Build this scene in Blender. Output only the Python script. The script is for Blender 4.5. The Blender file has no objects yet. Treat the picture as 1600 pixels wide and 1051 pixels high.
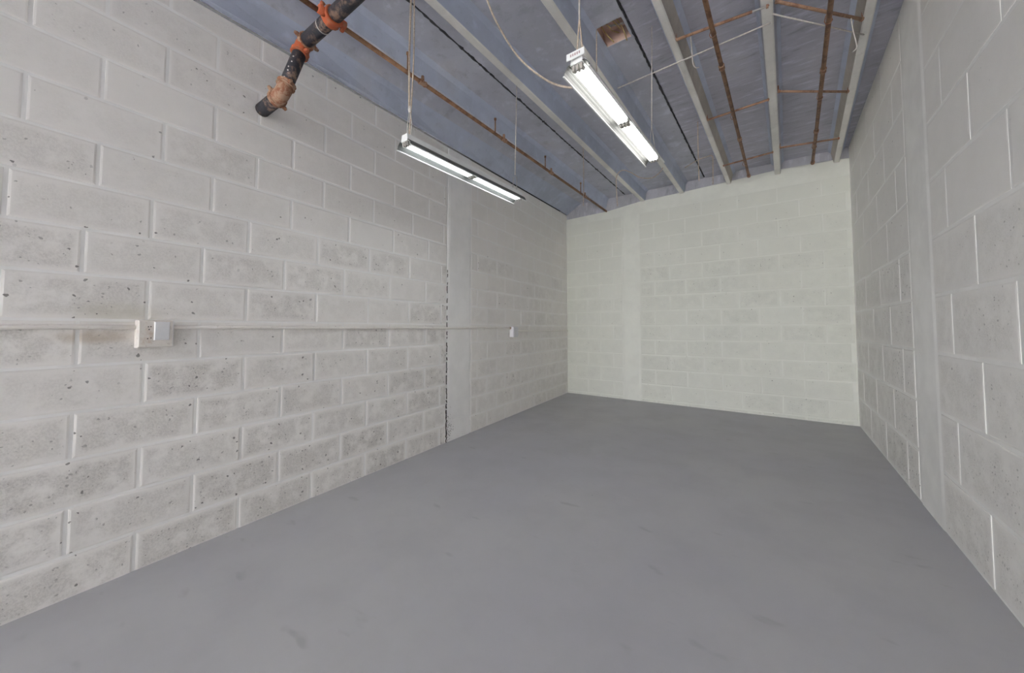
import bpy, math, random
from mathutils import Vector

random.seed(7)
scene = bpy.context.scene
COL = scene.collection
R = math.radians

# ------------------------------------------------------------------ camera
cam_d = bpy.data.cameras.new('camera')
cam_d.sensor_width = 36.0
cam_d.lens = 578.0 * 36.0 / 1600.0
cam_d.shift_y = (486.76 - 525.5) / 1600.0
cam_d.clip_start = 0.05
cam = bpy.data.objects.new('camera', cam_d)
cam.location = (0, 0, 1.15)
cam.rotation_euler = (R(92.5), 0, R(36.365))
COL.objects.link(cam)
scene.camera = cam

YF = -10.0                                                   # y of the open front of the unit
# ------------------------------------------------------------------ world, exposure
world = bpy.data.worlds.new('sky')
scene.world = world
world.use_nodes = True
bg = world.node_tree.nodes['Background']
bg.inputs['Color'].default_value = (0.97, 0.975, 1.0, 1)      # plain overcast daylight
bg.inputs['Strength'].default_value = 5.9
TUBE_STRENGTH = 2.7
sun_d = bpy.data.lights.new('sun', 'SUN')                    # high sun on the yard in front of the open unit
sun_d.energy = 14.0
sun_d.angle = R(1.0)
sun_d.color = (1.0, 0.97, 0.92)
sun = bpy.data.objects.new('sun', sun_d)
sun.rotation_euler = (R(24), R(12), 0)
COL.objects.link(sun)
por_d = bpy.data.lights.new('front_opening', 'AREA')         # portal: only guides the sampling of sky light through the opening
por_d.shape = 'RECTANGLE'; por_d.size = 3.2; por_d.size_y = 3.5
por_d.cycles.is_portal = True
por = bpy.data.objects.new('front_opening', por_d)
por.location = (-0.81, YF-0.03, 1.7)
por.rotation_euler = (R(90), 0, 0)
COL.objects.link(por)
scene.cycles.max_bounces = 14
scene.cycles.diffuse_bounces = 12
vs = scene.view_settings
vs.view_transform = 'Standard'
vs.look = 'None'
vs.gamma = 1.0
vs.use_curve_mapping = False
vs.exposure = 1.85

# ------------------------------------------------------------------ material helpers
class NT:
    def __init__(self, name):
        self.m = bpy.data.materials.new(name)
        self.m.use_nodes = True
        self.t = self.m.node_tree
        self.b = self.t.nodes['Principled BSDF']
    def n(self, typ, **kw):
        nd = self.t.nodes.new(typ)
        for k, v in kw.items():
            if k.startswith('i_'):
                nd.inputs[k[2:].replace('_', ' ')].default_value = v
            else:
                setattr(nd, k, v)
        return nd
    def l(self, a, b):
        self.t.links.new(a, b)
    def pos(self, scale=(1, 1, 1), rot=(0, 0, 0)):
        g = self.n('ShaderNodeNewGeometry')
        mp = self.n('ShaderNodeMapping')
        mp.inputs['Scale'].default_value = scale
        mp.inputs['Rotation'].default_value = rot
        self.l(g.outputs['Position'], mp.inputs['Vector'])
        return mp.outputs['Vector']
    def noise(self, vec, scale, detail=3.0, rough=0.55):
        nd = self.n('ShaderNodeTexNoise')
        nd.inputs['Scale'].default_value = scale
        nd.inputs['Detail'].default_value = detail
        nd.inputs['Roughness'].default_value = rough
        if vec is not None:
            self.l(vec, nd.inputs['Vector'])
        return nd.outputs['Fac']
    def ramp(self, fac, lo, hi, a=0.0, b=1.0):
        nd = self.n('ShaderNodeMapRange')
        nd.interpolation_type = 'SMOOTHSTEP'
        nd.inputs['From Min'].default_value = lo
        nd.inputs['From Max'].default_value = hi
        nd.inputs['To Min'].default_value = a
        nd.inputs['To Max'].default_value = b
        self.l(fac, nd.inputs['Value'])
        return nd.outputs['Result']
    def math(self, op, a, b=None):
        nd = self.n('ShaderNodeMath', operation=op)
        for i, v in enumerate((a, b)):
            if v is None: continue
            if isinstance(v, (int, float)): nd.inputs[i].default_value = v
            else: self.l(v, nd.inputs[i])
        return nd.outputs[0]
    def mix(self, fac, a, b):
        nd = self.n('ShaderNodeMix', data_type='RGBA')
        for sock, v in ((nd.inputs['Factor'], fac), (nd.inputs['A'], a), (nd.inputs['B'], b)):
            if isinstance(v, (int, float)): sock.default_value = v
            elif isinstance(v, tuple): sock.default_value = (*v, 1) if len(v) == 3 else v
            else: self.l(v, sock)
        return nd.outputs['Result']
    def bump(self, h, strength=0.3, dist=0.01):
        nd = self.n('ShaderNodeBump')
        nd.inputs['Strength'].default_value = strength
        nd.inputs['Distance'].default_value = dist
        self.l(h, nd.inputs['Height'])
        self.l(nd.outputs['Normal'], self.b.inputs['Normal'])
    def color(self, c):
        if isinstance(c, tuple): self.b.inputs['Base Color'].default_value = (*c, 1)
        else: self.l(c, self.b.inputs['Base Color'])
    def rough(self, v):
        if isinstance(v, (int, float)): self.b.inputs['Roughness'].default_value = v
        else: self.l(v, self.b.inputs['Roughness'])

def simple(name, c, rough=0.6, metal=0.0, var=0.12, scale=18.0, bump=0.0):
    k = NT(name)
    f = k.noise(k.pos(), scale, 4)
    dark = tuple(x * (1 - var) for x in c)
    lite = tuple(min(1, x * (1 + var)) for x in c)
    k.color(k.mix(k.ramp(f, 0.3, 0.7), dark, lite))
    k.rough(rough)
    k.b.inputs['Metallic'].default_value = metal
    if bump: k.bump(f, bump, 0.004)
    return k.m

def masonry(name, paint, bare, stain=None):
    """thickly painted concrete block: smooth paint, porous bare-looking faces, open pits"""
    k = NT(name)
    p = k.pos()
    wear = k.n('ShaderNodeAttribute', attribute_type='OBJECT', attribute_name='wear').outputs['Fac']
    core = k.n('ShaderNodeAttribute', attribute_type='GEOMETRY', attribute_name='core').outputs['Fac']
    rnd = k.n('ShaderNodeObjectInfo').outputs['Random']
    broad = k.noise(p, 2.3, 3)
    mott = k.noise(p, 11, 5, 0.65)
    fine = k.noise(p, 120, 3, 0.7)
    blotch = k.math('MULTIPLY', k.ramp(mott, 0.32, 0.6), core)
    amt = k.math('MULTIPLY', blotch, wear)
    grain = k.math('MULTIPLY', amt, k.ramp(fine, 0.36, 0.66))
    tone = k.mix(k.ramp(broad, 0.3, 0.7), tuple(x * 0.965 for x in paint), paint)
    tone = k.mix(k.math('MULTIPLY', amt, 0.50), tone, bare)
    tone = k.mix(k.math('MULTIPLY', grain, 0.50), tone, tuple(x * 0.62 for x in bare))
    if stain:
        g = k.n('ShaderNodeNewGeometry').outputs['Position']
        for (cx, cy, cz), (sx, sy, sz), colr, st in stain:
            mp = k.n('ShaderNodeMapping')
            mp.inputs['Location'].default_value = (-cx / sx, -cy / sy, -cz / sz)
            mp.inputs['Scale'].default_value = (1 / sx, 1 / sy, 1 / sz)
            k.l(g, mp.inputs['Vector'])
            ln = k.n('ShaderNodeVectorMath', operation='LENGTH')
            k.l(mp.outputs['Vector'], ln.inputs[0])
            mk = k.ramp(ln.outputs['Value'], 0.2, 1.0, st, 0.0)
            tone = k.mix(k.math('MULTIPLY', mk, k.ramp(mott, 0.25, 0.6, 0.5, 1.0)), tone, colr)
    # open pits
    vor = k.n('ShaderNodeTexVoronoi', feature='F1')
    vor.inputs['Scale'].default_value = 44
    wob = k.n('ShaderNodeVectorMath', operation='ADD')
    nz = k.n('ShaderNodeTexNoise'); nz.inputs['Scale'].default_value = 55
    k.l(p, nz.inputs['Vector'])
    sc = k.n('ShaderNodeVectorMath', operation='SCALE'); sc.inputs['Scale'].default_value = 0.02
    k.l(nz.outputs['Color'], sc.inputs[0])
    k.l(p, wob.inputs[0]); k.l(sc.outputs['Vector'], wob.inputs[1])
    k.l(wob.outputs['Vector'], vor.inputs['Vector'])
    sep = k.n('ShaderNodeSeparateColor'); k.l(vor.outputs['Color'], sep.inputs['Color'])
    keep = k.ramp(k.math('ADD', sep.outputs['Red'], k.math('MULTIPLY', k.math('ADD', wear, k.math('MULTIPLY', mott, 0.35)), 0.17)), 1.0, 1.06)
    size = k.math('MULTIPLY', sep.outputs['Green'], 0.26)
    hole = k.math('LESS_THAN', vor.outputs['Distance'], k.math('ADD', size, 0.05))
    pit = k.math('MULTIPLY', keep, hole)
    v2 = k.n('ShaderNodeTexVoronoi', feature='F1')
    v2.inputs['Scale'].default_value = 78
    k.l(wob.outputs['Vector'], v2.inputs['Vector'])
    s2 = k.n('ShaderNodeSeparateColor'); k.l(v2.outputs['Color'], s2.inputs['Color'])
    few = k.ramp(k.math('ADD', s2.outputs['Red'], k.math('MULTIPLY', amt, 0.42)), 1.0, 1.08)
    small = k.math('MULTIPLY', few, k.math('LESS_THAN', v2.outputs['Distance'], k.math('ADD', k.math('MULTIPLY', s2.outputs['Green'], 0.3), 0.1)))
    tone = k.mix(k.math('MULTIPLY', small, 0.45), tone, (0.10, 0.09, 0.08))
    tone = k.mix(k.math('MULTIPLY', pit, 0.75), tone, (0.055, 0.05, 0.045))
    tone = k.mix(k.ramp(rnd, 0.0, 1.0, 0.0, 0.10), tone, tuple(x * 0.8 for x in paint))
    k.color(tone)
    k.rough(0.75)
    h = k.math('SUBTRACT', k.math('MULTIPLY', grain, -0.35), pit)
    h = k.math('ADD', h, k.math('MULTIPLY', mott, 0.4))
    k.bump(h, 0.35, 0.006)
    return k.m

def concrete(name, c, warm, mark=0.5, streak=(1, 1, 1)):
    k = NT(name)
    p = k.pos()
    q = k.pos(streak)
    a = k.noise(p, 1.7, 4)
    b = k.noise(q, 7.0, 6, 0.65)
    d = k.noise(p, 42, 4, 0.6)
    tone = k.mix(k.ramp(a, 0.35, 0.65), tuple(x * 0.88 for x in c), tuple(x * 1.06 for x in c))
    tone = k.mix(k.ramp(b, 0.52, 0.72, 0.0, mark), tone, tuple(min(1, x * 1.45) for x in c))
    tone = k.mix(k.ramp(b, 0.46, 0.28, 0.0, mark), tone, tuple(x * 0.62 for x in c))
    tone = k.mix(k.ramp(a, 0.58, 0.75, 0.0, 0.35), tone, warm)
    tone = k.mix(k.ramp(d, 0.62, 0.75, 0.0, 0.35), tone, tuple(x * 0.6 for x in c))
    k.color(tone)
    k.rough(0.8)
    k.bump(k.math('ADD', k.math('MULTIPLY', b, 0.6), k.math('MULTIPLY', d, 0.3)), 0.3, 0.006)
    return k.m

def rusty(name, base, rust, amount=0.5, scale=16):
    k = NT(name)
    p = k.pos()
    a = k.noise(p, scale, 6, 0.7)
    b = k.noise(p, scale * 5, 3)
    t = k.mix(k.ramp(a, 0.62 - amount * 0.4, 0.78 - amount * 0.4), base, rust)
    t = k.mix(k.ramp(b, 0.6, 0.75, 0, 0.4), t, tuple(x * 0.5 for x in rust))
    k.color(t)
    k.rough(0.7)
    k.bump(b, 0.25, 0.002)
    return k.m

# ------------------------------------------------------------------ materials
PAINT = (0.90, 0.875, 0.84)
BARE = (0.53, 0.495, 0.455)
M_block_left = masonry('painted_block_warm_white', PAINT, BARE,
    stain=[((-2.50, 0.23, 1.11), (0.25, 0.17, 0.045), (0.42, 0.31, 0.19), 0.55),
           ((-2.50, 0.30, 1.22), (0.25, 0.20, 0.07), (0.56, 0.53, 0.43), 0.5),
           ((-2.91, 3.93, 1.07), (0.3, 0.07, 0.08), (0.35, 0.27, 0.2), 0.5)])
M_block_back = masonry('painted_block_cream', (0.725, 0.735, 0.665), (0.54, 0.55, 0.49))
M_block_right = masonry('painted_block_white', (0.895, 0.88, 0.845), (0.70, 0.68, 0.635))
M_paint_left = simple('smooth_wall_paint', (0.90, 0.89, 0.87), 0.7, var=0.03, scale=6)
M_paint_back = simple('smooth_cream_paint', (0.74, 0.75, 0.685), 0.7, var=0.03, scale=6)
M_paint_right = simple('smooth_white_paint', (0.90, 0.895, 0.865), 0.7, var=0.04, scale=5)
M_crack = simple('open_crack', (0.07, 0.06, 0.05), 0.9, var=0.5, scale=60)
M_conc = concrete('blue_grey_concrete', (0.50, 0.51, 0.58), (0.56, 0.53, 0.52), 0.5)
M_conc_smooth = concrete('blue_concrete_stem', (0.50, 0.545, 0.66), (0.56, 0.56, 0.60), 0.3)
M_conc_panel = concrete('mottled_dark_concrete', (0.47, 0.47, 0.545), (0.50, 0.50, 0.50), 0.75, (0.7, 3.2, 1))
M_stem = concrete('pale_concrete_stem', (0.78, 0.765, 0.73), (0.68, 0.61, 0.52), 0.25)
M_infill = concrete('bare_block_infill', (0.46, 0.46, 0.50), (0.33, 0.32, 0.31), 0.75, (2, 1, 0.5))
M_stem_side = concrete('tan_stained_stem_side', (0.50, 0.46, 0.41), (0.42, 0.34, 0.25), 0.4)
M_tar = simple('black_joint_tar', (0.045, 0.045, 0.05), 0.7)
M_dark = simple('dark_void', (0.03, 0.03, 0.03), 0.9)
M_hole = concrete('pinkish_roof_deck', (0.66, 0.48, 0.40), (0.48, 0.38, 0.27), 0.4)
M_black_pipe = rusty('black_painted_pipe', (0.035, 0.035, 0.045), (0.30, 0.20, 0.15), 0.28, 14)
M_orange = rusty('orange_red_fitting', (0.46, 0.10, 0.035), (0.30, 0.13, 0.07), 0.35, 30)
M_rust_fit = rusty('rusty_fitting', (0.38, 0.24, 0.16), (0.26, 0.10, 0.05), 0.45, 30)
M_rust = rusty('rusty_steel_pipe', (0.27, 0.145, 0.075), (0.16, 0.075, 0.04), 0.45, 12)
M_rust_light = rusty('surface_rust_pipe', (0.36, 0.215, 0.14), (0.21, 0.11, 0.07), 0.4, 14)
M_galv = simple('galvanised_metal', (0.55, 0.54, 0.53), 0.45, 0.6)
M_cord = simple('beige_cord', (0.50, 0.41, 0.33), 0.7, var=0.2, scale=60)
M_wire = simple('pale_wire', (0.55, 0.52, 0.48), 0.6, var=0.15, scale=60)
M_yellow = simple('yellow_wire', (0.48, 0.35, 0.14), 0.6)
M_enamel = simple('white_enamel', (0.82, 0.83, 0.82), 0.35, var=0.02)
M_reflector = simple('darkened_reflector', (0.11, 0.113, 0.108), 0.4, var=0.03)  # grey wing shading put into the colour; white enamel burns out beside the tubes
M_holder = simple('grey_lampholder', (0.35, 0.33, 0.30), 0.5)
M_box = rusty('painted_box', (0.74, 0.70, 0.65), (0.58, 0.47, 0.38), 0.12, 9)
M_plate = simple('pale_cover_plate', (0.77, 0.77, 0.78), 0.45, var=0.02)
M_conduit = rusty('painted_conduit', (0.84, 0.81, 0.76), (0.62, 0.53, 0.44), 0.06, 10)
M_navy = simple('navy_blue', (0.012, 0.016, 0.045), 0.5)
M_tan = simple('tan_wall', (0.50, 0.37, 0.22), 0.8, var=0.2, scale=9)
M_pale = simple('pale_blue_wall', (0.55, 0.58, 0.63), 0.7)
M_print = simple('faded_print', (0.45, 0.33, 0.33), 0.7)

k = NT('fluorescent_tube')
k.color((0.9, 0.9, 0.88))
k.b.inputs['Emission Color'].default_value = (1.0, 0.985, 0.95, 1)
k.b.inputs['Emission Strength'].default_value = TUBE_STRENGTH
M_tube_warm = k.m
k = NT('fluorescent_tube_cool')
k.color((0.9, 0.9, 0.9))
k.b.inputs['Emission Color'].default_value = (0.93, 0.985, 1.0, 1)
k.b.inputs['Emission Strength'].default_value = TUBE_STRENGTH
M_tube_cool = k.m

k = NT('painted_grey_floor')
p = k.pos()
a = k.noise(p, 0.55, 3)
b = k.noise(p, 2.6, 4, 0.6)
q = k.pos((2.2, 0.9, 1), (0, 0, R(-35)))
c = k.noise(q, 3.1, 3, 0.5)
sm = k.noise(k.pos((1.0, 2.4, 1), (0, 0, R(20))), 4.3, 2, 0.5)
t = k.mix(k.ramp(a, 0.3, 0.7), (0.443, 0.443, 0.473), (0.488, 0.488, 0.495))
t = k.mix(k.ramp(b, 0.40, 0.70, 0, 0.35), t, (0.405, 0.405, 0.420))
t = k.mix(k.ramp(sm, 0.66, 0.78, 0, 0.42), t, (0.300, 0.300, 0.307))
t = k.mix(k.ramp(c, 0.68, 0.78, 0, 0.22), t, (0.540, 0.540, 0.547))
v = k.n('ShaderNodeTexVoronoi'); v.inputs['Scale'].default_value = 3.1
k.l(p, v.inputs['Vector'])
sep = k.n('ShaderNodeSeparateColor'); k.l(v.outputs['Color'], sep.inputs['Color'])
spk = k.math('MULTIPLY', k.math('GREATER_THAN', sep.outputs['Red'], 0.45),
             k.math('LESS_THAN', v.outputs['Distance'], k.math('MULTIPLY', sep.outputs['Green'], 0.028)))
t = k.mix(k.math('MULTIPLY', spk, 0.75), t, (0.09, 0.085, 0.08))
k.color(t)
k.rough(k.ramp(b, 0.3, 0.7, 0.5, 0.62))
k.b.inputs['Specular IOR Level'].default_value = 0.3
k.bump(k.noise(p, 30, 3), 0.05, 0.003)
M_floor = k.m

# ------------------------------------------------------------------ object helpers
def tag(o, label=None, cat=None, group=None, kind=None):
    if label: o['label'] = label
    if cat: o['category'] = cat
    if group: o['group'] = group
    if kind: o['kind'] = kind
    return o

def empty(name, loc=(0, 0, 0)):
    o = bpy.data.objects.new(name, None)
    o.empty_display_size = 0.05
    o.location = loc
    COL.objects.link(o)
    return o

def attach(o, parent):
    if parent is not None:
        o.parent = parent
        wp = Vector(parent.location) if parent.parent is None else WORLD[parent.name]
        WORLD[o.name] = o.location.copy()
        o.location = o.location - wp
WORLD = {}

class MB:
    """collects geometry (world coordinates) for one mesh object"""
    def __init__(self):
        self.v = []; self.f = []; self.sm = []
    def face(self, pts, smooth=False):
        i = len(self.v); self.v += [tuple(p) for p in pts]
        self.f.append(tuple(range(i, i + len(pts)))); self.sm.append(smooth)
    def box(self, lo, hi, bev=0.0):
        self.frame_box(Vector(((lo[0]+hi[0])/2, (lo[1]+hi[1])/2, (lo[2]+hi[2])/2)),
                       Vector((1,0,0)), Vector((0,1,0)), Vector((0,0,1)),
                       (hi[0]-lo[0])/2, (hi[1]-lo[1])/2, (hi[2]-lo[2])/2, bev)
    def frame_box(self, c, ax, ay, az, hx, hy, hz, bev=0.0):
        """box, with the edges of its +az and -az faces chamfered"""
        def ring(x, y, z): return [c+ax*sx*x+ay*sy*y+az*z for sx, sy in ((-1,-1),(1,-1),(1,1),(-1,1))]
        rings = [ring(hx-bev, hy-bev, -hz), ring(hx, hy, -hz+bev), ring(hx, hy, hz-bev), ring(hx-bev, hy-bev, hz)] if bev else [ring(hx, hy, -hz), ring(hx, hy, hz)]
        b = len(self.v)
        for r in rings: self.v += [tuple(p) for p in r]
        for k in range(len(rings)-1):
            for i in range(4):
                j = (i+1) % 4
                self.f.append((b+4*k+i, b+4*k+j, b+4*k+4+j, b+4*k+4+i)); self.sm.append(False)
        e = b+4*(len(rings)-1)
        self.f.append((b+3, b+2, b+1, b)); self.sm.append(False)
        self.f.append((e, e+1, e+2, e+3)); self.sm.append(False)
    def tube(self, pts, r, n=10, caps=True):
        pts = [Vector(p) for p in pts]
        rs = r if isinstance(r, (list, tuple)) else [r]*len(pts)
        b = len(self.v)
        prev = None
        for i, p in enumerate(pts):
            d = (pts[min(i+1, len(pts)-1)]-pts[max(i-1, 0)])
            if d.length < 1e-9: d = pts[-1]-pts[0]
            d.normalize()
            if prev is None:
                u = d.orthogonal().normalized()
            else:
                u = (prev - d*prev.dot(d))
                u = u.normalized() if u.length > 1e-6 else d.orthogonal().normalized()
            prev = u
            w = d.cross(u)
            for k in range(n):
                a = 2*math.pi*k/n
                self.v.append(tuple(p + (u*math.cos(a)+w*math.sin(a))*rs[i]))
        for i in range(len(pts)-1):
            for k in range(n):
                j = (k+1) % n
                self.f.append((b+i*n+k, b+i*n+j, b+(i+1)*n+j, b+(i+1)*n+k)); self.sm.append(True)
        if caps:
            self.f.append(tuple(b+k for k in range(n))[::-1]); self.sm.append(False)
            e = b+(len(pts)-1)*n
            self.f.append(tuple(e+k for k in range(n))); self.sm.append(False)
    def loft(self, secs, closed=False):
        """surface through sections of equal point count"""
        b = len(self.v); n = len(secs[0])
        for s in secs: self.v += [tuple(p) for p in s]
        for i in range(len(secs)-1):
            for k in range(n if closed else n-1):
                j = (k+1) % n
                self.f.append((b+i*n+k, b+i*n+j, b+(i+1)*n+j, b+(i+1)*n+k)); self.sm.append(False)
        if closed:
            self.f.append(tuple(b+k for k in range(n))[::-1]); self.sm.append(False)
            e = b+(len(secs)-1)*n
            self.f.append(tuple(e+k for k in range(n))); self.sm.append(False)
    def build(self, name, mat, parent=None, origin=None):
        me = bpy.data.meshes.new(name)
        org = Vector(origin) if origin is not None else ((WORLD[parent.name] if parent.name in WORLD else parent.location).copy() if parent is not None else Vector((0, 0, 0)))
        me.from_pydata([tuple(Vector(p)-org) for p in self.v], [], self.f)
        me.polygons.foreach_set('use_smooth', self.sm)
        me.materials.append(mat)
        me.update()
        o = bpy.data.objects.new(name, me)
        o.location = org
        COL.objects.link(o)
        attach(o, parent)
        return o

def bez(pts, n=8):
    """Catmull-Rom through points"""
    P = [Vector(p) for p in pts]
    P = [P[0]*2-P[1]] + P + [P[-1]*2-P[-2]]
    out = []
    for i in range(1, len(P)-2):
        for k in range(n):
            t = k/n
            a, b, c, d = P[i-1], P[i], P[i+1], P[i+2]
            out.append(0.5*((2*b)+(c-a)*t+(2*a-5*b+4*c-d)*t*t+(3*b-a-3*c+d)*t**3))
    out.append(P[-2])
    return out

# ------------------------------------------------------------------ room layout (metres)
LA = Vector((-2.474, 0.019, 0)); LB = Vector((-3.141, 5.938, 0))
RA = Vector((0.711, 2.372, 0)); RB = Vector((0.680, 5.938, 0))
dL = (LB-LA).normalized(); nL = Vector((dL.y, -dL.x, 0))           # into the room
dB = Vector((1, 0, 0)); nB = Vector((0, -1, 0))
dR = (RB-RA).normalized(); nR = Vector((-dR.y, dR.x, 0))
SLAB = 3.34; STEM = 3.17; DECK = 3.46
XA = 0.9                                                           # ceiling and floor run a little past the right wall

def wl(s, z, out=0.0): return LA + dL*s + nL*out + Vector((0, 0, z))
def wb(s, z, out=0.0): return LB + dB*s + nB*out + Vector((0, 0, z))
def wr(s, z, out=0.0): return RA + dR*s + nR*out + Vector((0, 0, z))
SLB = (LB-LA).length
S0L = -1.0                                                         # the left wall straightens out behind the camera
XL = (LA+dL*S0L).x; YL = (LA+dL*S0L).y

def ltop(s): return 2.939 + (s-0.534)*(3.195-2.939)/(5.737-0.534)    # underside of the edge stem on the left wall

# floor, ground outside
m = MB()
m.face([(-4.2, YF, 0), (XA+0.2, YF, 0), (XA+0.2, 6.3, 0), (-4.2, 6.3, 0)])
m.face([(-4.2, YF, -0.12), (-4.2, YF, 0), (XA+0.2, YF, 0), (XA+0.2, YF, -0.12)][::-1])
tag(m.build('floor', M_floor), 'smooth grey painted concrete floor of the empty unit', 'floor', kind='structure')
m = MB()
m.face([(-30, -40, -0.1), (30, -40, -0.1), (30, YF+0.02, -0.1), (-30, YF+0.02, -0.1)])
tag(m.build('ground', simple('pale_concrete_yard', (0.55, 0.54, 0.52), 0.9)), 'grey paved ground outside the open front', 'ground', kind='structure')

# ------------------------------------------------------------------ block walls
def clip(poly, a, b, keep_below):
    """clip polygon (s,z) to the side below the line a-b"""
    out = []
    def val(p): return (a[1] + (p[0]-a[0])*(b[1]-a[1])/(b[0]-a[0])) - p[1]
    for i in range(len(poly)):
        p, q = poly[i], poly[(i+1) % len(poly)]
        vp, vq = val(p), val(q)
        if vp >= 0: out.append(p)
        if (vp >= 0) != (vq >= 0):
            t = vp/(vp-vq); out.append((p[0]+(q[0]-p[0])*t, p[1]+(q[1]-p[1])*t))
    return out

MESHES = {}
def block(parent, W, poly, depth, mat, wear, d, n, name='block'):
    """one concrete block: chamfered face standing proud of the mortar"""
    s0 = min(p[0] for p in poly); z0 = min(p[1] for p in poly)
    rel = [(round(p[0]-s0, 3), round(p[1]-z0, 3)) for p in poly]
    key = (tuple(rel), depth, mat.name, round(d.x, 3))
    me = MESHES.get(key)
    if me is None:
        cx = sum(p[0] for p in rel)/len(rel); cz = sum(p[1] for p in rel)/len(rel)
        w = max(p[0] for p in rel); h = max(p[1] for p in rel)
        def inset(e):
            return [(cx+(p[0]-cx)*max(0.05, 1-2*e/max(w, 1e-3)), cz+(p[1]-cz)*max(0.05, 1-2*e/max(h, 1e-3))) for p in rel]
        mrg = min(w, h)*0.17
        rings = [(rel, -0.006, 0), (inset(0.002), depth*0.55, 0), (inset(0.009), depth, 0.05), (inset(mrg), depth, 1.0)]
        vs_, core, fs = [], [], []
        k = len(rel)
        for pts, o, c in rings:
            for s, z in pts:
                vs_.append(tuple(d*s + n*o + Vector((0, 0, z)))); core.append(c)
        for r in range(3):
            for i in range(k):
                j = (i+1) % k
                fs.append((r*k+i, r*k+j, (r+1)*k+j, (r+1)*k+i))
        fs.append(tuple(3*k+i for i in range(k)))
        me = bpy.data.meshes.new(name)
        me.from_pydata(vs_, [], fs)
        at = me.attributes.new('core', 'FLOAT', 'POINT')
        at.data.foreach_set('value', core)
        me.materials.append(mat); me.update()
        MESHES[key] = me
    o = bpy.data.objects.new(name, me)
    o.location = W(s0, z0)
    o['wear'] = float(wear)
    COL.objects.link(o)
    attach(o, parent)
    return o

def lay(parent, W, d, n, mat, courses, joints, smin, smax, skips, top, depth, wearf, gap=0.012, top_s=None):
    for c in range(len(courses)-1):
        z0, z1 = courses[c]+gap/2, courses[c+1]-gap/2
        js = [smin] + [j for j in joints(c) if smin+0.03 < j < smax-0.03] + [smax]
        segs = []
        for a, b in zip(js, js[1:]):
            parts = [(a, b)]
            for (u, v) in skips:
                nxt = []
                for (x, y) in parts:
                    if y <= u or x >= v: nxt.append((x, y))
                    else:
                        if x < u: nxt.append((x, u))
                        if y > v: nxt.append((v, y))
                parts = nxt
            segs += parts
        for a, b in segs:
            if b-a < 0.04: continue
            a2, b2 = a+gap/2, b-gap/2
            poly = [(a2, z0), (b2, z0), (b2, z1), (a2, z1)]
            poly = clip(poly, (smin, top(smin)), (smax, top(smax)), True)
            if len(poly) < 3: continue
            if max(p[1] for p in poly)-z0 < 0.03: continue
            sm = (a+b)/2; zm = (z0+z1)/2
            jit = random.uniform(-0.0006, 0.0006)
            block(parent, lambda s, z, j=jit: W(s, z, j), poly, depth(sm, zm), mat, wearf(sm, zm), d, n)

def slab_wall(name, W, smin, smax, top, mat, label, thick=0.2):
    """mortar-coloured backing of a wall"""
    m = MB()
    f = [W(smin, -0.02), W(smax, -0.02), W(smax, top(smax)), W(smin, top(smin))]
    b = [W(smin, -0.02, -thick), W(smax, -0.02, -thick), W(smax, top(smax), -thick), W(smin, top(smin), -thick)]
    m.face(f); m.face(b[::-1])
    for i in range(4):
        j = (i+1) % 4
        m.face([f[i], b[i], b[j], f[j]])
    return tag(m.build(name, mat), label, 'wall', kind='structure')

# left wall
m = MB()
m.box((XL-0.2, YF, -0.02), (XL, YL-0.003, ltop(-1.0)-0.02), 0.004)
tag(m.build('wall_left_front', M_paint_left), 'plain painted stretch of the left wall behind the camera', 'wall', kind='structure')
wall_left = slab_wall('wall_left', wl, S0L, SLB+0.2, lambda s: ltop(s)-0.018, M_paint_left,
                      'left wall of painted concrete blocks with a conduit along it')
def jl(c):
    base = 0.372 if c % 2 == 0 else 0.152
    if c >= 9: base += 0.03
    return [base + 0.432*k + 0.0015*c for k in range(-4, 7)] + [3.17+(0.0 if c % 2 else 0.2)+0.40*k for k in range(0, 8)]
def jl2(c): return sorted(j for j in jl(c) if j < 2.62) + sorted(j for j in [3.17+(0.0 if c % 2 else 0.2)+0.42*k for k in range(0, 8)])
def wear_left(s, z):
    if s > 3.0:
        w = 0.20 if z < 1.0 else 0.10
        w += random.uniform(-0.08, 0.16)
        if z > 2.2: w *= 0.3
    else:
        w = 0.70 - 0.25*z + random.uniform(-0.22, 0.2)
        if z > 2.3: w = 0.22 + random.uniform(-0.1, 0.1)
        if z > 2.0 and s > 1.0: w *= 0.5
    return max(0.04, min(1.0, w))
CL = [-0.024] + [0.178+0.2015*k for k in range(0, 16)]
lay(wall_left, wl, dL, nL, M_block_left, CL, jl2, -0.95, SLB-0.005, [(2.63, 3.045)], lambda s: ltop(s)-0.02, lambda s, z: 0.0042 if z < 1.9 else 0.0026 if z < 2.5 else 0.0016, wear_left, gap=0.010)
m = MB()
m.loft([[wl(2.645, 0, -0.01), wl(2.645, 0, 0.003), wl(2.675, 0, 0.0065), wl(3.015, 0, 0.0065), wl(3.045, 0, -0.01)],
        [wl(2.645, ltop(2.65)-0.02, -0.01), wl(2.645, ltop(2.65)-0.02, 0.003), wl(2.675, ltop(2.65)-0.02, 0.0065), wl(3.015, ltop(3.03)-0.02, 0.0065), wl(3.045, ltop(3.04)-0.02, -0.01)]])
m.build('tie_column', M_paint_left, wall_left)
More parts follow.
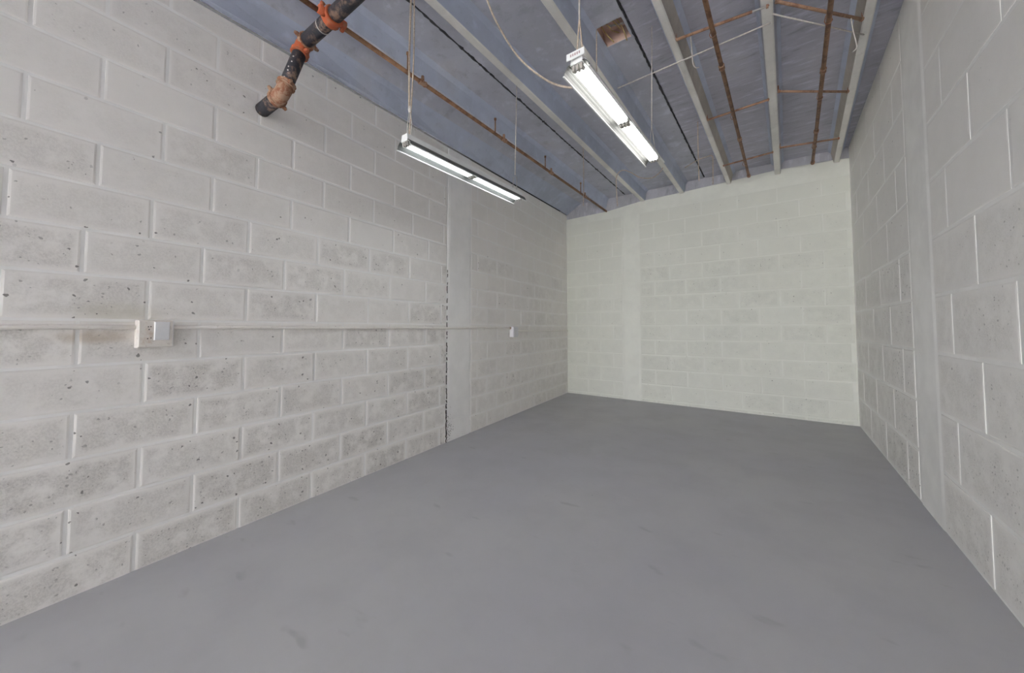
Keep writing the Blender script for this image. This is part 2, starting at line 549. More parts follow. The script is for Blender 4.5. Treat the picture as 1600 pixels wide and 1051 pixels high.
# open crack beside the column
m = MB()
z = 0.0; c_ = 2.638
while z < 1.72:
    h = random.uniform(0.008, 0.03)
    w = (0.0045 if z < 0.35 else 0.0028 if z < 1.0 else 0.0016)*random.uniform(0.3, 1.6)
    c2 = 2.638+random.uniform(-0.004, 0.004)*(1.6 if z < 0.5 else 1)
    if random.random() < (0.95 if z < 0.35 else 0.8 if z < 0.75 else 0.5):
        a = [wl(c_-w, z, 0.0075), wl(c_+w, z, 0.0075), wl(c2+w*0.7, z+h, 0.0075), wl(c2-w*0.7, z+h, 0.0075)]
        b = [p - nL*0.008 for p in a]
        m.face(a)
        for i in range(4): m.face([a[i], b[i], b[(i+1) % 4], a[(i+1) % 4]])
    z += h; c_ = c2
for _ in range(70):
    s = 2.648+abs(random.gauss(0, 0.05)); z = abs(random.gauss(0.10, 0.09)); r = random.uniform(0.0012, 0.0042)
    m.face([wl(s+r*math.cos(a)*1.4, z+0.004+r*math.sin(a)*random.uniform(0.7, 1.3), 0.0078) for a in (0, 1.1, 2.2, 3.3, 4.4, 5.4)])
tag(m.build('crack', M_crack, wall_left), kind='stuff')

# back wall
BTOP = [(-0.09, 3.105), (0.79, 3.12), (1.35, 3.18), (1.95, 3.19), (2.56, 3.21), (3.11, 3.233), (3.71, 3.21), (3.83, 3.195)]
wall_back = slab_wall('wall_back', wb, -0.15, SLB*0+3.95, lambda s: 2.99, M_paint_back,
                      'back wall of cream painted concrete blocks under the bare infill')
CB = [-0.03] + [0.05+0.2285*k for k in range(0, 14)]
def jb(c): return [0.18+(0.225 if c % 2 else 0.0)+0.45*k for k in range(0, 9)]
def wear_back(s, z):
    w = 0.27 + random.uniform(-0.14, 0.14)
    if z > 2.2: w *= 0.5
    if z > 2.5: w *= 0.3
    if s < 1.0: w *= 0.6
    return max(0.03, w)
lay(wall_back, wb, dB, nB, M_block_back, CB, jb, 0.006, 3.815, [(1.015, 1.30)], lambda s: 2.99, lambda s, z: 0.0045 if z < 2.2 else 0.003 if z < 2.6 else 0.0015, wear_back)
m = MB()
m.loft([[wb(1.015, z, -0.001), wb(1.05, z, 0.0045), wb(1.265, z, 0.0045), wb(1.30, z, -0.001)] for z in (0, 2.985)])
m.build('tie_column', M_paint_back, wall_back)
m = MB()
m.loft([[wb(s, 2.985, -0.01) for s, _ in BTOP], [wb(s, 2.99, 0.0015) for s, _ in BTOP], [wb(s, z-0.008, 0.003) for s, z in BTOP], [wb(s, z, 0.0) for s, z in BTOP], [wb(s, z, -0.05) for s, z in BTOP]])
m.build('bond_beam', M_paint_back, wall_back)

# right wall
m = MB()
SLR = (RB-RA).length
SRF = YF-RA.y
m.loft([[wr(SRF, z), wr(SLR+0.2, z), wr(SLR+0.2, z, -0.2), wr(SRF, z, -0.2)] for z in (-0.02, SLAB+0.02)], closed=True)
wall_right = tag(m.build('wall_right', M_paint_right), 'right wall of large white painted blocks with a smooth column strip', 'wall', kind='structure')
CR = [-0.33+0.333*k+0.335 for k in range(0, 11)]
def jr(c): return [0.2+(0.33 if c % 2 else 0.0)+0.0*c+0.66*k for k in range(-3, 7)]
def wear_right(s, z):
    w = 0.55-0.16*z+random.uniform(-0.1, 0.1)
    if s > 1.2: w += 0.06
    if z > 1.8: w = 0.1+random.uniform(-0.05, 0.05)
    return max(0.03, w)
lay(wall_right, wr, dR, nR, M_block_right, CR, jr, -1.6, SLR-0.008, [(0.79, 1.244)], lambda s: SLAB-0.004, lambda s, z: 0.0034 if z < 1.6 else 0.0018, wear_right, gap=0.016)
m = MB()
m.loft([[wr(0.79, z, -0.001), wr(0.83, z, 0.004), wr(1.20, z, 0.004), wr(1.244, z, -0.001)] for z in (0, SLAB-0.005)])
m.build('tie_column', M_paint_right, wall_right)

# ------------------------------------------------------------------ ceiling of precast concrete tees
def lin(y, p, q):
    y = max(y, -1.0)
    return p[0] + (y-p[1])*(q[0]-p[0])/(q[1]-p[1])
YB = 5.985
STEMS = {'l2': ((-2.335, 1.0), (-2.425, 5.9)), 'd': ((-1.714, 1.46), (-1.773, 5.92)), 'e': ((-1.134, 1.89), (-1.192, 5.87)),
         'a': ((-0.588, 2.3), (-0.58, 5.8)), 'b': ((-0.038, 2.7), (-0.023, 5.78)), 'c': ((0.488, 3.09), (0.562, 5.85)),
         'g': ((1.06, 3.0), (1.10, 5.9)), 'h': ((1.64, 3.0), (1.66, 5.9))}
CRK = {'w': ((-1.972, 1.5), (-2.035, 4.6)), 'f': ((-0.845, 2.34), (-0.888, 5.9)), 'r': ((0.225, 3.0), (0.27, 5.9)), 'z': ((1.37, 3.0), (1.4, 5.9))}
m = MB()
m.box((-4.2, YF, DECK), (XA+0.2, 6.2, DECK+0.1))
ceiling = tag(m.build('ceiling', M_dark), 'bare concrete ceiling of ribbed precast slabs', 'ceiling', kind='structure')

m = MB(); m.box((-4.2, 6.02, 0), (XA+0.2, 6.2, DECK-0.001)); m.build('light_seal', M_dark, ceiling)      # unseen black box, added to keep light out behind the back wall
m = MB(); m.box((-4.2, YF, 2.6), (-3.4, 6.0, DECK-0.001)); m.build('light_seal', M_dark, ceiling)  # unseen black box, added to keep light out beyond the left wall top
NSEG = 6
ys = [YF] + [-1.0 + (YB+1.0)*i/NSEG for i in range(NSEG+1)]
def flange(x0, x1, mat, name='roof_slab', holes=None):
    m = MB()
    if not holes:
        m.loft([[(x0(y), y, DECK-0.001), (x0(y), y, SLAB+0.008), (x0(y)+0.008, y, SLAB), (x1(y)-0.008, y, SLAB), (x1(y), y, SLAB+0.008), (x1(y), y, DECK-0.001)] for y in ys])
    else:
        hx0, hx1, hy0, hy1 = holes
        rows = [YF, -1.0, hy0, hy1, YB]
        for i, (u, v) in enumerate(zip(rows, rows[1:])):
            if i != 2:
                m.loft([[(x0(y), y, DECK-0.001), (x0(y), y, SLAB), (x1(y), y, SLAB), (x1(y), y, DECK-0.001)] for y in (u, v)])
            else:
                m.loft([[(x0(y), y, DECK-0.001), (x0(y), y, SLAB), (hx0, y, SLAB), (hx0, y, DECK-0.001)] for y in (u, v)])
                m.loft([[(hx1, y, DECK-0.001), (hx1, y, SLAB), (x1(y), y, SLAB), (x1(y), y, DECK-0.001)] for y in (u, v)])
                for y in (u, v): m.face([(hx0, y, SLAB), (hx1, y, SLAB), (hx1, y, DECK), (hx0, y, DECK)])
    return m.build(name, mat, ceiling)
def stem(key, parent, side, soffit, hw=0.027, top=0.054, fil=0.085, fillet=None):
    p, q = STEMS[key]
    prof = [(-fil, SLAB+0.004), (-top, SLAB-0.035), (-hw-0.004, STEM+0.006), (-hw+0.004, STEM), (hw-0.004, STEM), (hw+0.004, STEM+0.006), (top, SLAB-0.035), (fil, SLAB+0.004)]
    m = MB()
    m.loft([[(lin(y, p, q)+dx, y, z) for dx, z in prof] for y in ys])
    o = m.build('stem', side, parent)
    o.data.materials.append(soffit)
    if fillet: o.data.materials.append(fillet)
    n = len(prof)-1
    for i, pl in enumerate(o.data.polygons):
        if i % n in (2, 3, 4): pl.material_index = 1
        if i % n in (0, 6) and fillet: pl.material_index = 2
    return o
crk = lambda kx, off: (lambda y: lin(y, *CRK[kx])+off)
# leftmost slab: its outer stem comes down onto the left wall
m = MB()
def l0(y):
    s = (y-LA.y)/dL.y
    return wl(s, ltop(s), 0.012) if s > -1.0 else Vector((XL+0.012, y, ltop(-1.0)))
def l1(y):
    t = (max(y, -1.0)-0.841)/(5.59-0.841); return Vector((-2.527+(-2.836+2.527)*t, y, 3.15+0.19*t))
def l2(y): return Vector((lin(y, *STEMS['l2'])-0.05, y, SLAB+0.004))
ys2 = [YF] + [-1.0 + (YB+1.0)*i/10 for i in range(11)]
m.loft([[(crk('w', -0.006)(y), y, DECK), (crk('w', -0.006)(y), y, SLAB), l2(y), l2(y)*0.35+l1(y)*0.65+Vector((0, 0, 0.01)), l1(y)] for y in ys2])
t1 = m.build('roof_slab', M_conc, ceiling)
m = MB()
m.loft([[l1(y), l1(y)*0.8+l0(y)*0.2-Vector((0.012, 0, 0.0)), l1(y)*0.12+l0(y)*0.88, l0(y), l0(y)-nL*0.011+Vector((0, 0, 0.002)), l0(y)-nL*0.011+Vector((0, 0, 0.3))] for y in ys2])
m.build('stem', M_conc_smooth, t1)
stem('l2', t1, M_conc_smooth, M_conc)
t2 = flange(crk('w', 0.006), crk('f', -0.007), M_conc, holes=(-1.085, -0.873, 2.48, 2.70))
stem('d', t2, M_conc_smooth, M_stem); stem('e', t2, M_conc_smooth, M_stem)
t3 = flange(crk('f', 0.006), lambda y: XA, M_conc_panel)
stem('a', t3, M_stem_side, M_stem, 0.021, 0.050, 0.085, M_conc_smooth); stem('b', t3, M_conc, M_stem, 0.028, 0.046, 0.072, M_conc_smooth)
stem('c', t3, M_stem_side, M_stem, 0.022, 0.050, 0.082, M_conc_smooth)
# black tar squeezed out of the two joints between the slabs
for kx, wmax in (('w', 0.013), ('f', 0.009)):
    m = MB(); y = -0.5; L_, R_ = [], []
    while y < 5.93:
        c_ = lin(y, *CRK[kx]) + random.uniform(-0.0025, 0.0025)
        w_ = random.uniform(0.25, 1.0)*wmax*(1.5 if random.random() < 0.1 else 1)
        L_.append((c_-w_, y)); R_.append((c_+w_, y))
        y += random.uniform(0.015, 0.05)
    m.loft([[(l_[0], l_[1], SLAB+0.012), (l_[0], l_[1], SLAB-0.002), ((l_[0]+r_[0])/2, l_[1], SLAB-0.006), (r_[0], r_[1], SLAB-0.002), (r_[0], r_[1], SLAB+0.012)] for l_, r_ in zip(L_, R_)])
    m.build('joint_sealant', M_tar, ceiling)
# broken-out pocket in the second slab
m = MB()
hx0, hx1, hy0, hy1, hz = -1.085, -0.873, 2.48, 2.70, DECK-0.004
m.face([(hx0, hy0, hz), (hx1, hy0, hz), (hx1, hy1, hz), (hx0, hy1, hz)])
e = 0.002
m.face([(hx0+e, hy0, SLAB+0.004), (hx0+e, hy1, SLAB+0.004), (hx0+e, hy1, hz), (hx0+e, hy0, hz)])
m.face([(hx0, hy1-e, SLAB+0.004), (hx1, hy1-e, SLAB+0.004), (hx1, hy1-e, hz), (hx0, hy1-e, hz)])
m.face([(hx1-e, hy0, SLAB+0.004), (hx1-e, hy1, SLAB+0.004), (hx1-e, hy1, hz), (hx1-e, hy0, hz)])
m.build('broken_pocket', M_hole, t2)
m = MB()
m.tube([(-1.0, 2.56, 3.385), (-0.88, 2.60, 3.385)], 0.007, 8)
m.build('rebar', M_wire, t2)

# bare infill above the painted back wall, between the stems
xs = [-3.3] + [lin(5.93, *STEMS[k_]) for k_ in ('l2', 'd', 'e', 'a', 'b', 'c')] + [0.72]
for x0, x1 in zip(xs, xs[1:]):
    m = MB()
    a, b = x0+0.03, x1-0.03
    m.frame_box(Vector(((a+b)/2, 5.993, 3.17)), Vector((1, 0, 0)), Vector((0, 0, 1)), Vector((0, -1, 0)), (b-a)/2+0.02, 0.19, 0.035, 0.012)
    m.build('infill_block', M_infill, wall_back)

# ------------------------------------------------------------------ sprinkler piping
def ringed(m, c, d, r, w, n=14):
    d = Vector(d).normalized(); c = Vector(c)
    m.tube([c-d*w, c-d*w*0.75, c-d*w*0.3, c+d*w*0.3, c+d*w*0.75, c+d*w], [r*1.0, r*1.12, r*0.98, r*0.98, r*1.12, r*1.0], n)
def lug(parent, mat, c, d, r):
    m = MB(); m.tube([Vector(c), Vector(c)+Vector(d)*r*0.5, Vector(c)+Vector(d)*r], [0.011, 0.012, 0.007], 8)
    m.build('bolt_lug', mat, parent)

mp = tag(empty('sprinkler_main', (-1.97, 1.0, 2.865)), 'thick black sprinkler main pipe with red couplings entering left wall', 'pipe')
PR = 0.040
TEE = Vector((-1.972, 1.0, 2.865)); E1 = Vector((-2.305, 1.0, 2.87)); E2 = Vector((-2.30, 0.887, 2.497)); PE = Vector((-2.567, 0.882, 2.495))
m = MB(); m.tube([(-0.9, 1.0, 2.862), TEE+Vector((0.03, 0, 0))], PR, 16); m.build('pipe', M_black_pipe, mp)
m = MB(); m.tube([TEE, E1+Vector((0.035, 0, 0))], PR, 16); o = m.build('pipe', M_black_pipe, mp)
m = MB(); m.tube([TEE+Vector((-0.10, 0, 0)), TEE+Vector((-0.106, 0, 0))], PR+0.0012, 16); m.build('paint_ring', M_wire, o)
dd = (E2-E1).normalized()
m = MB(); m.tube([E1+dd*0.06, E2-dd*0.05], PR*0.93, 16); o = m.build('pipe', M_black_pipe, mp)
m = MB()
for t, sd in ((0.35, 0.4), (0.55, 0.1), (0.62, 0.7), (0.75, 0.3), (0.45, 0.8)):
    c = E1.lerp(E2, t); a = Vector((0.6+sd*0.3, -0.8, 0)).normalized()*PR*0.94
    m.tube([c+a*0.9, c+a*1.05], 0.004, 6)
tag(m.build('paint_splash', M_wire, o), kind='stuff')
m = MB(); m.tube([E2+Vector((-0.05, 0, 0)), PE], PR, 16); m.build('pipe', M_black_pipe, mp)
m = MB(); ringed(m, TEE, (1, 0, 0), PR*1.22, 0.028)
o = m.build('tee_coupling', M_orange, mp)
for sg in (-1, 1):
    m = MB(); m.tube([TEE+Vector((0, sg*0.03, 0)), TEE+Vector((0, sg*0.075, 0))], 0.024, 12); m.build('outlet', M_orange, o)
lug(o, M_orange, TEE+Vector((0, 0.05, -0.03)), (0, 0.4, -0.3), 0.04); lug(o, M_orange, TEE+Vector((0.0, -0.045, 0.035)), (0, -0.5, 0.3), 0.04)
def coupling(c, d, mat, lugs):
    m = MB(); ringed(m, c, d, PR*1.14, 0.014); o = m.build('coupling', mat, mp)
    for off, dr in lugs: lug(o, mat, c+Vector(off)*0.92, dr, 0.026)
m = MB()
m.tube(bez([E1+Vector((0.040, 0, 0)), E1+Vector((0.016, 0, -0.003)), E1+Vector((0.002, 0, 0))+dd*0.022, E1+dd*0.05, E1+dd*0.078], 4), PR*1.07, 16)
m.build('elbow', M_orange, mp)
coupling(E1+Vector((0.035, 0, 0)), (1, 0, 0), M_rust_fit, (((0, -0.048, 0.012), (0, -1, 0.2)), ((0, 0.048, -0.012), (0, 1, -0.2))))
coupling(E1+dd*0.075, dd, M_orange, (((-0.048, 0, 0), (-1, 0, 0)), ((0.048, 0.01, 0), (1, 0.3, 0))))
m = MB()
m.tube(bez([E2-dd*0.066, E2-dd*0.040, E2-dd*0.014+Vector((-0.010, 0, 0)), E2+Vector((-0.034, 0, 0)), E2+Vector((-0.060, 0, 0))], 4), PR*1.05, 16)
m.build('elbow', M_rust_fit, mp)
coupling(E2-dd*0.068, dd, M_rust_fit, (((0.048, 0, 0), (1, 0, 0)), ((-0.048, 0, 0), (-1, 0, 0))))
coupling(E2+Vector((-0.066, 0, 0)), (1, 0, 0), M_rust_fit, (((0, 0.034, -0.034), (0, 0.7, -0.7)), ((0, -0.034, 0.034), (0, -0.7, 0.7))))

# left branch line
def bl(y): return Vector((-1.985-0.020*(y-0.85), y, 2.865))
br = tag(empty('sprinkler_branch', bl(1.0)), 'thin rusty sprinkler branch pipe running from the red tee to back wall', 'pipe')
m = MB(); m.tube([bl(-1.0), bl(0.925)], 0.0135, 10); m.build('pipe', M_rust, br)
m = MB(); m.tube([bl(1.075), bl(3.4), bl(5.16)], 0.0135, 10); m.build('pipe', M_rust, br)
for y in (1.66, 2.62, 3.5, 4.4):
    m = MB(); ringed(m, bl(y), (0, 1, 0), 0.018, 0.03, 10); o = m.build('outlet_tee', M_rust_fit, br)
    m = MB(); m.tube([bl(y), bl(y)+Vector((0, 0, 0.05))], [0.013, 0.010], 8); m.build('outlet', M_rust_fit, o)
    m = MB(); c = bl(y-0.13); m.tube([c, c+Vector((0, 0, 0.12)), c+Vector((0, 0, 0.124)), c+Vector((0, 0, 0.14))], [0.0055, 0.0055, 0.011, 0.011], 8)
    m.build('sprinkler_head', M_rust, br)

# branch lines in the two right-hand bays
def branch(pts, label, fits):
    o = tag(empty('sprinkler_branch', pts[0]), label, 'pipe')
    a, b = Vector(pts[0]), Vector(pts[1]); d = (b-a).normalized()
    m = MB(); m.tube([a, b], 0.0145, 12); m.build('pipe', M_rust, o)
    for y in fits:
        c = a + d*((y-a.y)/d.y)
        m = MB(); ringed(m, c, d, 0.019, 0.026, 12); m.build('coupling', M_rust_fit, o)
    return o
branch([(-0.345, -1.0, 3.115), (-0.3235, 5.62, 3.115)], 'rusty sprinkler pipe in the bay just left of the middle ceiling rib', (3.12, 4.45, 5.6))
branch([(0.214, -1.0, 3.115), (0.320, 5.62, 3.115)], 'rusty sprinkler pipe in the bay nearest the right wall', (3.62, 4.72, 5.6))

# cross rods that carry those pipes
RODS = [((-0.560, 2.70), (-0.03, 2.75), 'rusty cross rod nearest the camera, left of the middle rib', 1),
        ((-0.553, 3.95), (-0.06, 3.91), 'rusty cross rod second from the back wall, left of the middle rib', 0),
        ((-0.565, 5.20), (-0.055, 5.13), 'rusty cross rod closest to the back wall, left of the middle rib', 0),
        ((0.01, 2.74), (0.462, 3.24), 'rusty cross rod nearest the camera, right of the middle rib', 0),
        ((0.008, 3.82), (0.490, 4.18), 'rusty cross rod second from the back wall, right of the middle rib', 0),
        ((0.010, 5.05), (0.520, 5.17), 'rusty cross rod closest to the back wall, right of the middle rib', 0)]
for i, (p, q, lab, gal) in enumerate(RODS):
    a, b = Vector((p[0], p[1], 3.165)), Vector((q[0], q[1], 3.165))
    o = tag(empty('hanger_rod', a), lab, 'rod', 'rusty cross rods between the ceiling ribs')
    d = (b-a).normalized()
    m = MB(); m.tube([a, a.lerp(b, 0.84) if gal else b], 0.0095, 10); m.build('rod', M_rust_light, o)
    if gal:
        m = MB(); m.tube([a.lerp(b, 0.83), b], 0.0065, 8); m.build('rod_end', M_galv, o)
    for e_, sgn in ((a, 1), (b, -1)):
        m = MB(); m.tube([e_, e_+Vector((0, 0, 0.05))], 0.005, 8); m.build('end_bolt', M_rust_fit, o)
        m = MB(); ringed(m, e_+d*sgn*0.006, d, 0.012, 0.006, 10); m.build('end_ring', M_rust_fit, o)
    xm = -0.337 if i < 3 else 0.214+0.111*(((a.y+b.y)/2)+1.0)/6.98
    t = (xm-a.x)/(b.x-a.x)
    c = a.lerp(b, t)
    m = MB()
    m.tube([c+Vector((0.0, 0.012, 0.008)), c+Vector((0.012, 0.014, -0.02)), c+Vector((0.019, 0.014, -0.05)), c+Vector((0.008, 0.012, -0.068)), c+Vector((-0.012, 0.012, -0.066)), c+Vector((-0.02, 0.012, -0.045)), c+Vector((-0.012, 0.012, -0.01)), c+Vector((0, 0.012, 0.008))], 0.003, 6)
    m.build('pipe_strap', M_rust_fit, o)

# thin pale rods across the ribs
def wire(name, pts, r, mat, label, cat, group=None, smooth=8):
    m = MB(); P = bez(pts, smooth) if len(pts) > 2 else pts
    m.tube(P, r, 7)
    return tag(m.build(name, mat, origin=pts[0]), label, cat, group)
wire('thin_conduit', [(-1.075, 2.952, 3.155), (-0.022, 2.90, 3.155)], 0.0052, M_wire, 'thin pale conduit slung below ribs from lit right fixture to middle rib', 'conduit')
wire('thin_conduit', [(-0.012, 2.83, 3.16), (0.490, 3.41, 3.16)], 0.0048, M_wire, 'thin pale conduit crossing the bay nearest the right wall', 'conduit')
wire('loose_wire', [(-0.47, 2.715, 3.155), (-0.465, 2.72, 3.06), (-0.462, 2.735, 2.97), (-0.445, 2.735, 2.935), (-0.425, 2.735, 2.93)], 0.0035, M_wire, 'short hooked wire dangling from the nearest cross rod, left of middle rib', 'wire')
wire('loose_wire', [(0.40, 3.17, 3.155), (0.405, 3.17, 3.08), (0.418, 3.175, 2.99), (0.42, 3.18, 2.955), (0.40, 3.18, 2.935)], 0.0035, M_wire, 'short hooked wire dangling from the nearest cross rod by right wall', 'wire')

# ------------------------------------------------------------------ fluorescent strip lights
def strip_light(x0, y0, x1, y1, z, tube_mat, label, tagged):
    a = Vector((x0, y0, z)); b = Vector((x1, y1, z))
    d = (b-a).normalized(); r = Vector((d.y, -d.x, 0)); u = Vector((0, 0, 1))
    L = (b-a).length
    root = tag(empty('strip_light', a), label, 'light', 'hanging fluorescent strip lights')
    P = lambda t, x, h: a + d*t + r*x + u*h
    m = MB()                                   # ballast channel
    m.loft([[P(t, -0.033, 0.0), P(t, -0.026, 0.045), P(t, 0.026, 0.045), P(t, 0.033, 0.0)] for t in (0, L)], closed=True)
    m.build('channel', M_enamel, root)
    for sgn in (-1, 1):                        # curved wings
        m = MB()
        prof = [(0.030, 0.003), (0.040, 0.001), (0.050, -0.008), (0.059, -0.022), (0.066, -0.040)]
        outer = [(x+0.0015, h+0.002) for x, h in prof][::-1]
        m.loft([[P(t, sgn*x, h) for x, h in prof+outer] for t in (-0.004, L+0.004)], closed=True)
        w_ = m.build('reflector_wing', M_reflector, root)
        m = MB(); m.loft([[P(t, sgn*x, h) for x, h in ((0.0625, -0.038), (0.070, -0.0375), (0.070, -0.0425), (0.0625, -0.0425))] for t in (-0.005, L+0.005)], closed=True)
        m.build('lip', M_enamel, w_)
    mid = L*0.5
    for t0, t1 in ((0.022, mid-0.018), (mid+0.018, L-0.022)):
        for x in (-0.020, 0.0, 0.020):
            m = MB(); m.tube([P(t0+0.008, x, -0.013), P(t1-0.008, x, -0.013)], 0.0092, 12)
            o = m.build('tube', tube_mat, root)
            for t, s in ((t0, 1), (t1, -1)):
                m = MB(); m.tube([P(t, x, -0.013), P(t+s*0.012, x, -0.013)], 0.0097, 12)
                m.build('end_cap', M_galv, o)
    for t in (0.012, mid-0.009, mid+0.009, L-0.012):
        for x in (-0.020, 0.0, 0.020):
            m = MB(); m.frame_box(P(t, x, -0.012), r, d, -u, 0.0065, 0.007, 0.017, 0.003)
            m.build('lampholder', M_holder, root)
    if tagged:
        m = MB(); m.frame_box(P(-0.012, 0.0, 0.036), r, u, -d, 0.046, 0.017, 0.002, 0.0005)
        o = m.build('label_plate', M_enamel, root)
        m = MB()
        for i in range(5): m.frame_box(P(-0.0145, -0.022+i*0.011, 0.037), r, u, -d, 0.0035, 0.006, 0.0003)
        tag(m.build('print', M_print, o), kind='stuff')
    return root
strip_light(-1.885, 1.425, -1.885, 2.675, 2.315, M_tube_cool, 'lit white strip light hanging nearer the left wall', False)
strip_light(-0.752, 1.530, -0.735, 2.760, 2.385, M_tube_warm, 'lit white strip light with a small plate, hanging under ceiling middle', True)

# cords and hangers
wire('hanging_cord', [(-1.90, 1.475, 3.34), (-1.905, 1.47, 2.9), (-1.897, 1.468, 2.55)], 0.0065, M_cord, 'thick beige cord holding the near end of the left strip light', 'cord')
wire('hanging_cord', [(-1.885, 1.487, 3.34), (-1.880, 1.485, 2.9), (-1.888, 1.475, 2.55), (-1.885, 1.46, 2.35)], 0.0045, M_cord, 'thinner beige cord twisted along the thick one at left strip light', 'cord')
c = Vector((-1.893, 1.47, 2.545))
h = tag(empty('wire_hanger', c), 'knotted wire loop above the near end of left strip light', 'hanger')
m = MB(); m.tube([c+Vector((0, 0, 0.02)), c, c-Vector((0, 0, 0.02))], [0.008, 0.012, 0.008], 8); m.build('knot', M_wire, h)
m = MB(); m.tube([c, (-1.905, 1.463, 2.45), (-1.902, 1.462, 2.36)], 0.003, 6); m.build('strand', M_wire, h)
m = MB(); m.tube([c, (-1.872, 1.47, 2.45), (-1.876, 1.465, 2.36)], 0.003, 6); m.build('strand', M_wire, h)
h = tag(empty('wire_hanger', (-1.885, 2.6, 2.36)), 'straight wire hanger with a forked end at far end of left light', 'hanger')
m = MB(); m.tube([(-1.87, 2.61, 3.34), (-1.884, 2.605, 2.5)], 0.0045, 7); m.build('wire', M_wire, h)
m = MB(); m.tube([(-1.905, 2.60, 2.36), (-1.902, 2.602, 2.48), (-1.866, 2.604, 2.48), (-1.863, 2.60, 2.36)], 0.003, 6); m.build('fork', M_galv, h)
h = tag(empty('cord_hanger', (-0.752, 1.56, 2.43)), 'beige cord splitting into two strands above near end of middle light', 'hanger')
m = MB(); m.tube([(-0.752, 1.565, 3.34), (-0.752, 1.565, 2.62)], 0.0045, 7); m.build('cord', M_wire, h)
for sx in (-0.016, 0.018):
    m = MB(); m.tube([(-0.752, 1.565, 2.63), (-0.752+sx, 1.562, 2.43)], 0.0038, 7); m.build('strand', M_cord, h)
h = tag(empty('wire_hanger', (-0.735, 2.7, 2.43)), 'thin wire hanger forking above the far end of middle light', 'hanger')
m = MB(); m.tube([(-0.72, 2.69, 3.34), (-0.733, 2.69, 2.60)], 0.0038, 7); m.build('wire', M_wire, h)
for sx in (-0.02, 0.02):
    m = MB(); m.tube([(-0.733, 2.69, 2.605), (-0.735+sx, 2.70, 2.43)], 0.0022, 6); m.build('strand', M_wire, h)
wire('power_cord', [(-1.42, 1.66, 3.17), (-1.375, 1.71, 3.02), (-1.25, 1.76, 2.78), (-1.08, 1.78, 2.585), (-0.93, 1.77, 2.47), (-0.80, 1.77, 2.425)], 0.0058, M_cord, 'beige power cord sagging from the ceiling to the middle strip light', 'cord')
wire('loose_wire', [(-1.065, 2.50, 3.40), (-1.06, 2.49, 3.30), (-1.066, 2.50, 3.12), (-1.062, 2.50, 2.93)], 0.0035, M_cord, 'tan wire hanging from the left corner of the broken ceiling pocket', 'wire')
for pts, lab in (([(-1.06, 2.53, 3.43), (-1.03, 2.60, 3.37), (-1.0, 2.68, 3.345)], 'yellow wire across the left side of the broken ceiling pocket'),
                 ([(-1.02, 2.50, 3.40), (-0.98, 2.55, 3.36), (-0.985, 2.60, 3.375), (-0.96, 2.68, 3.40)], 'knotted yellow wire in the middle of the broken ceiling pocket'),
                 ([(-0.97, 2.50, 3.40), (-0.935, 2.56, 3.37), (-0.94, 2.66, 3.40)], 'yellow wire right of the knot in the ceiling pocket'),
                 ([(-0.93, 2.54, 3.40), (-0.91, 2.62, 3.37), (-0.905, 2.70, 3.325)], 'thin dark-tipped wire at the right of the ceiling pocket')):
    wire('loose_wire', pts, 0.004, M_yellow, lab, 'wire')
wire('loose_wire', [(-1.915, 4.056, 3.36), (-1.912, 4.06, 3.0), (-1.918, 4.055, 2.62)], 0.0045, M_cord, 'straight pinkish wire hanging near the back-left corner', 'wire')
wire('loose_cable', [(-1.68, 4.557, 2.703), (-1.693, 4.557, 2.972), (-1.682, 4.557, 3.103), (-1.618, 4.567, 3.157), (-1.518, 4.582, 3.112), (-1.414, 4.631, 3.036), (-1.294, 4.704, 3.024), (-1.213, 4.753, 3.085), (-1.179, 4.802, 3.159)], 0.0055, M_cord, 'grey-beige cable looping below the ribs near the back wall', 'cable')
wire('loose_wire', [(-0.688, 4.265, 3.345), (-0.690, 4.265, 3.0), (-0.688, 4.268, 2.70)], 0.0048, M_cord, 'straight pinkish wire hanging left of third rib from right wall', 'wire')
wire('loose_cable', [(-0.999, 5.171, 3.243), (-0.845, 5.171, 3.303), (-0.72, 5.171, 3.319), (-0.677, 5.171, 3.306), (-0.673, 5.171, 3.19), (-0.678, 5.171, 2.947)], 0.0055, M_cord, 'pale cable dropping down beside the rib close to back wall', 'cable')

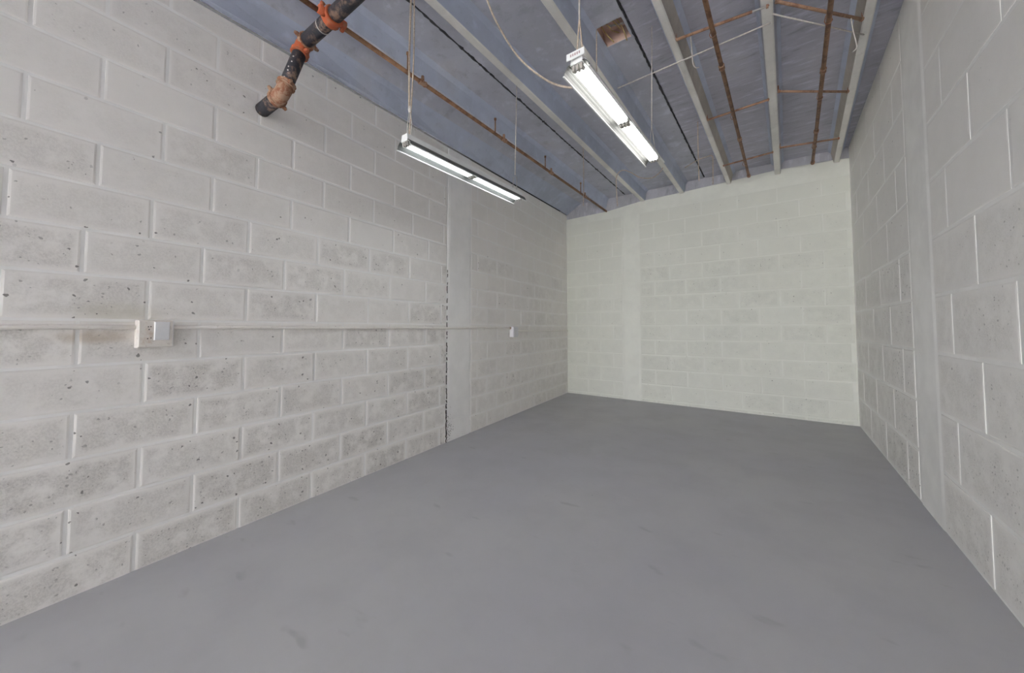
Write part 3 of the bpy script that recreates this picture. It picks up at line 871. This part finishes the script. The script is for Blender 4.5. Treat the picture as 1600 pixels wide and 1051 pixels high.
# ------------------------------------------------------------------ conduit and boxes on the left wall
def conduit(s0, s1, z0, z1, r, label, straps, bends=()):
    root = tag(empty('wall_conduit', wl(s0, z0, 0.02)), label, 'conduit', 'surface conduit on the left wall')
    n = 10
    pts = [wl(s0+(s1-s0)*i/n, z0+(z1-z0)*i/n + (0.0025*math.sin(i*1.7) if 0 < i < n else 0), 0.006+r) for i in range(n+1)]
    m = MB(); m.tube(pts, r, 10); m.build('pipe', M_conduit, root)
    for s in straps:
        z = z0+(z1-z0)*(s-s0)/(s1-s0)
        m = MB()
        prof = [(-0.028, 0.006), (-0.028, 0.009), (-r-0.002, 0.010), (-r*0.7-0.002, 0.008+r*2*0.8), (0, 0.0095+2*r), (r*0.7+0.002, 0.008+r*2*0.8), (r+0.002, 0.006)]
        m.loft([[wl(s+e_, z+a_, o_) for a_, o_ in prof] for e_ in (-0.009, 0.009)])
        m.build('strap', M_conduit, root)
    return root
conduit(-0.98, 0.345, 1.155, 1.153, 0.0105, 'cream painted conduit on left wall running into the nearer box', (-0.6,))
conduit(0.465, 3.90, 1.153, 1.146, 0.0100, 'long cream painted conduit on left wall between the two boxes', (1.13, 2.48, 3.3))
conduit(4.02, 5.94, 1.106, 1.099, 0.0095, 'thin painted conduit on left wall from far box to corner', (4.7,))
uz = Vector((0, 0, 1))
bx = tag(empty('junction_box', wl(0.405, 1.055, 0.005)), 'stained cream junction box with a pale plate on left wall', 'box')
m = MB(); m.frame_box(wl(0.405, 1.121, 0.027), dL, uz, nL, 0.066, 0.066, 0.024, 0.005); o = m.build('body', M_box, bx)
m = MB(); m.frame_box(wl(0.425, 1.135, 0.052), dL, uz, nL, 0.029, 0.045, 0.004, 0.003); p_ = m.build('cover_plate', M_plate, bx)
m = MB()
for s, z in ((0.375, 1.155), (0.384, 1.156), (0.378, 1.142), (0.374, 1.098), (0.386, 1.101)):
    m.tube([wl(s, z, 0.0505), wl(s, z, 0.0515)], 0.0028, 8)
tag(m.build('screw_holes', M_crack, bx), kind='stuff')
m = MB(); m.frame_box(wl(0.466, 1.121, 0.022), dL, uz, nL, 0.004, 0.064, 0.028, 0.002); m.build('flange', M_plate, bx)
bx = tag(empty('junction_box', wl(3.96, 1.03, 0.005)), 'small white junction box where the conduit steps down near corner', 'box')
m = MB(); m.frame_box(wl(3.96, 1.097, 0.033), dL, uz, nL, 0.062, 0.068, 0.030, 0.005); m.build('body', M_plate, bx)
m = MB(); m.frame_box(wl(3.965, 1.097, 0.065), dL, uz, nL, 0.056, 0.062, 0.003, 0.002); m.build('cover_plate', M_plate, bx)
m = MB(); m.tube([wl(3.882, 1.147, 0.016), wl(3.90, 1.147, 0.016)], 0.015, 10); m.build('connector', M_rust_fit, bx)
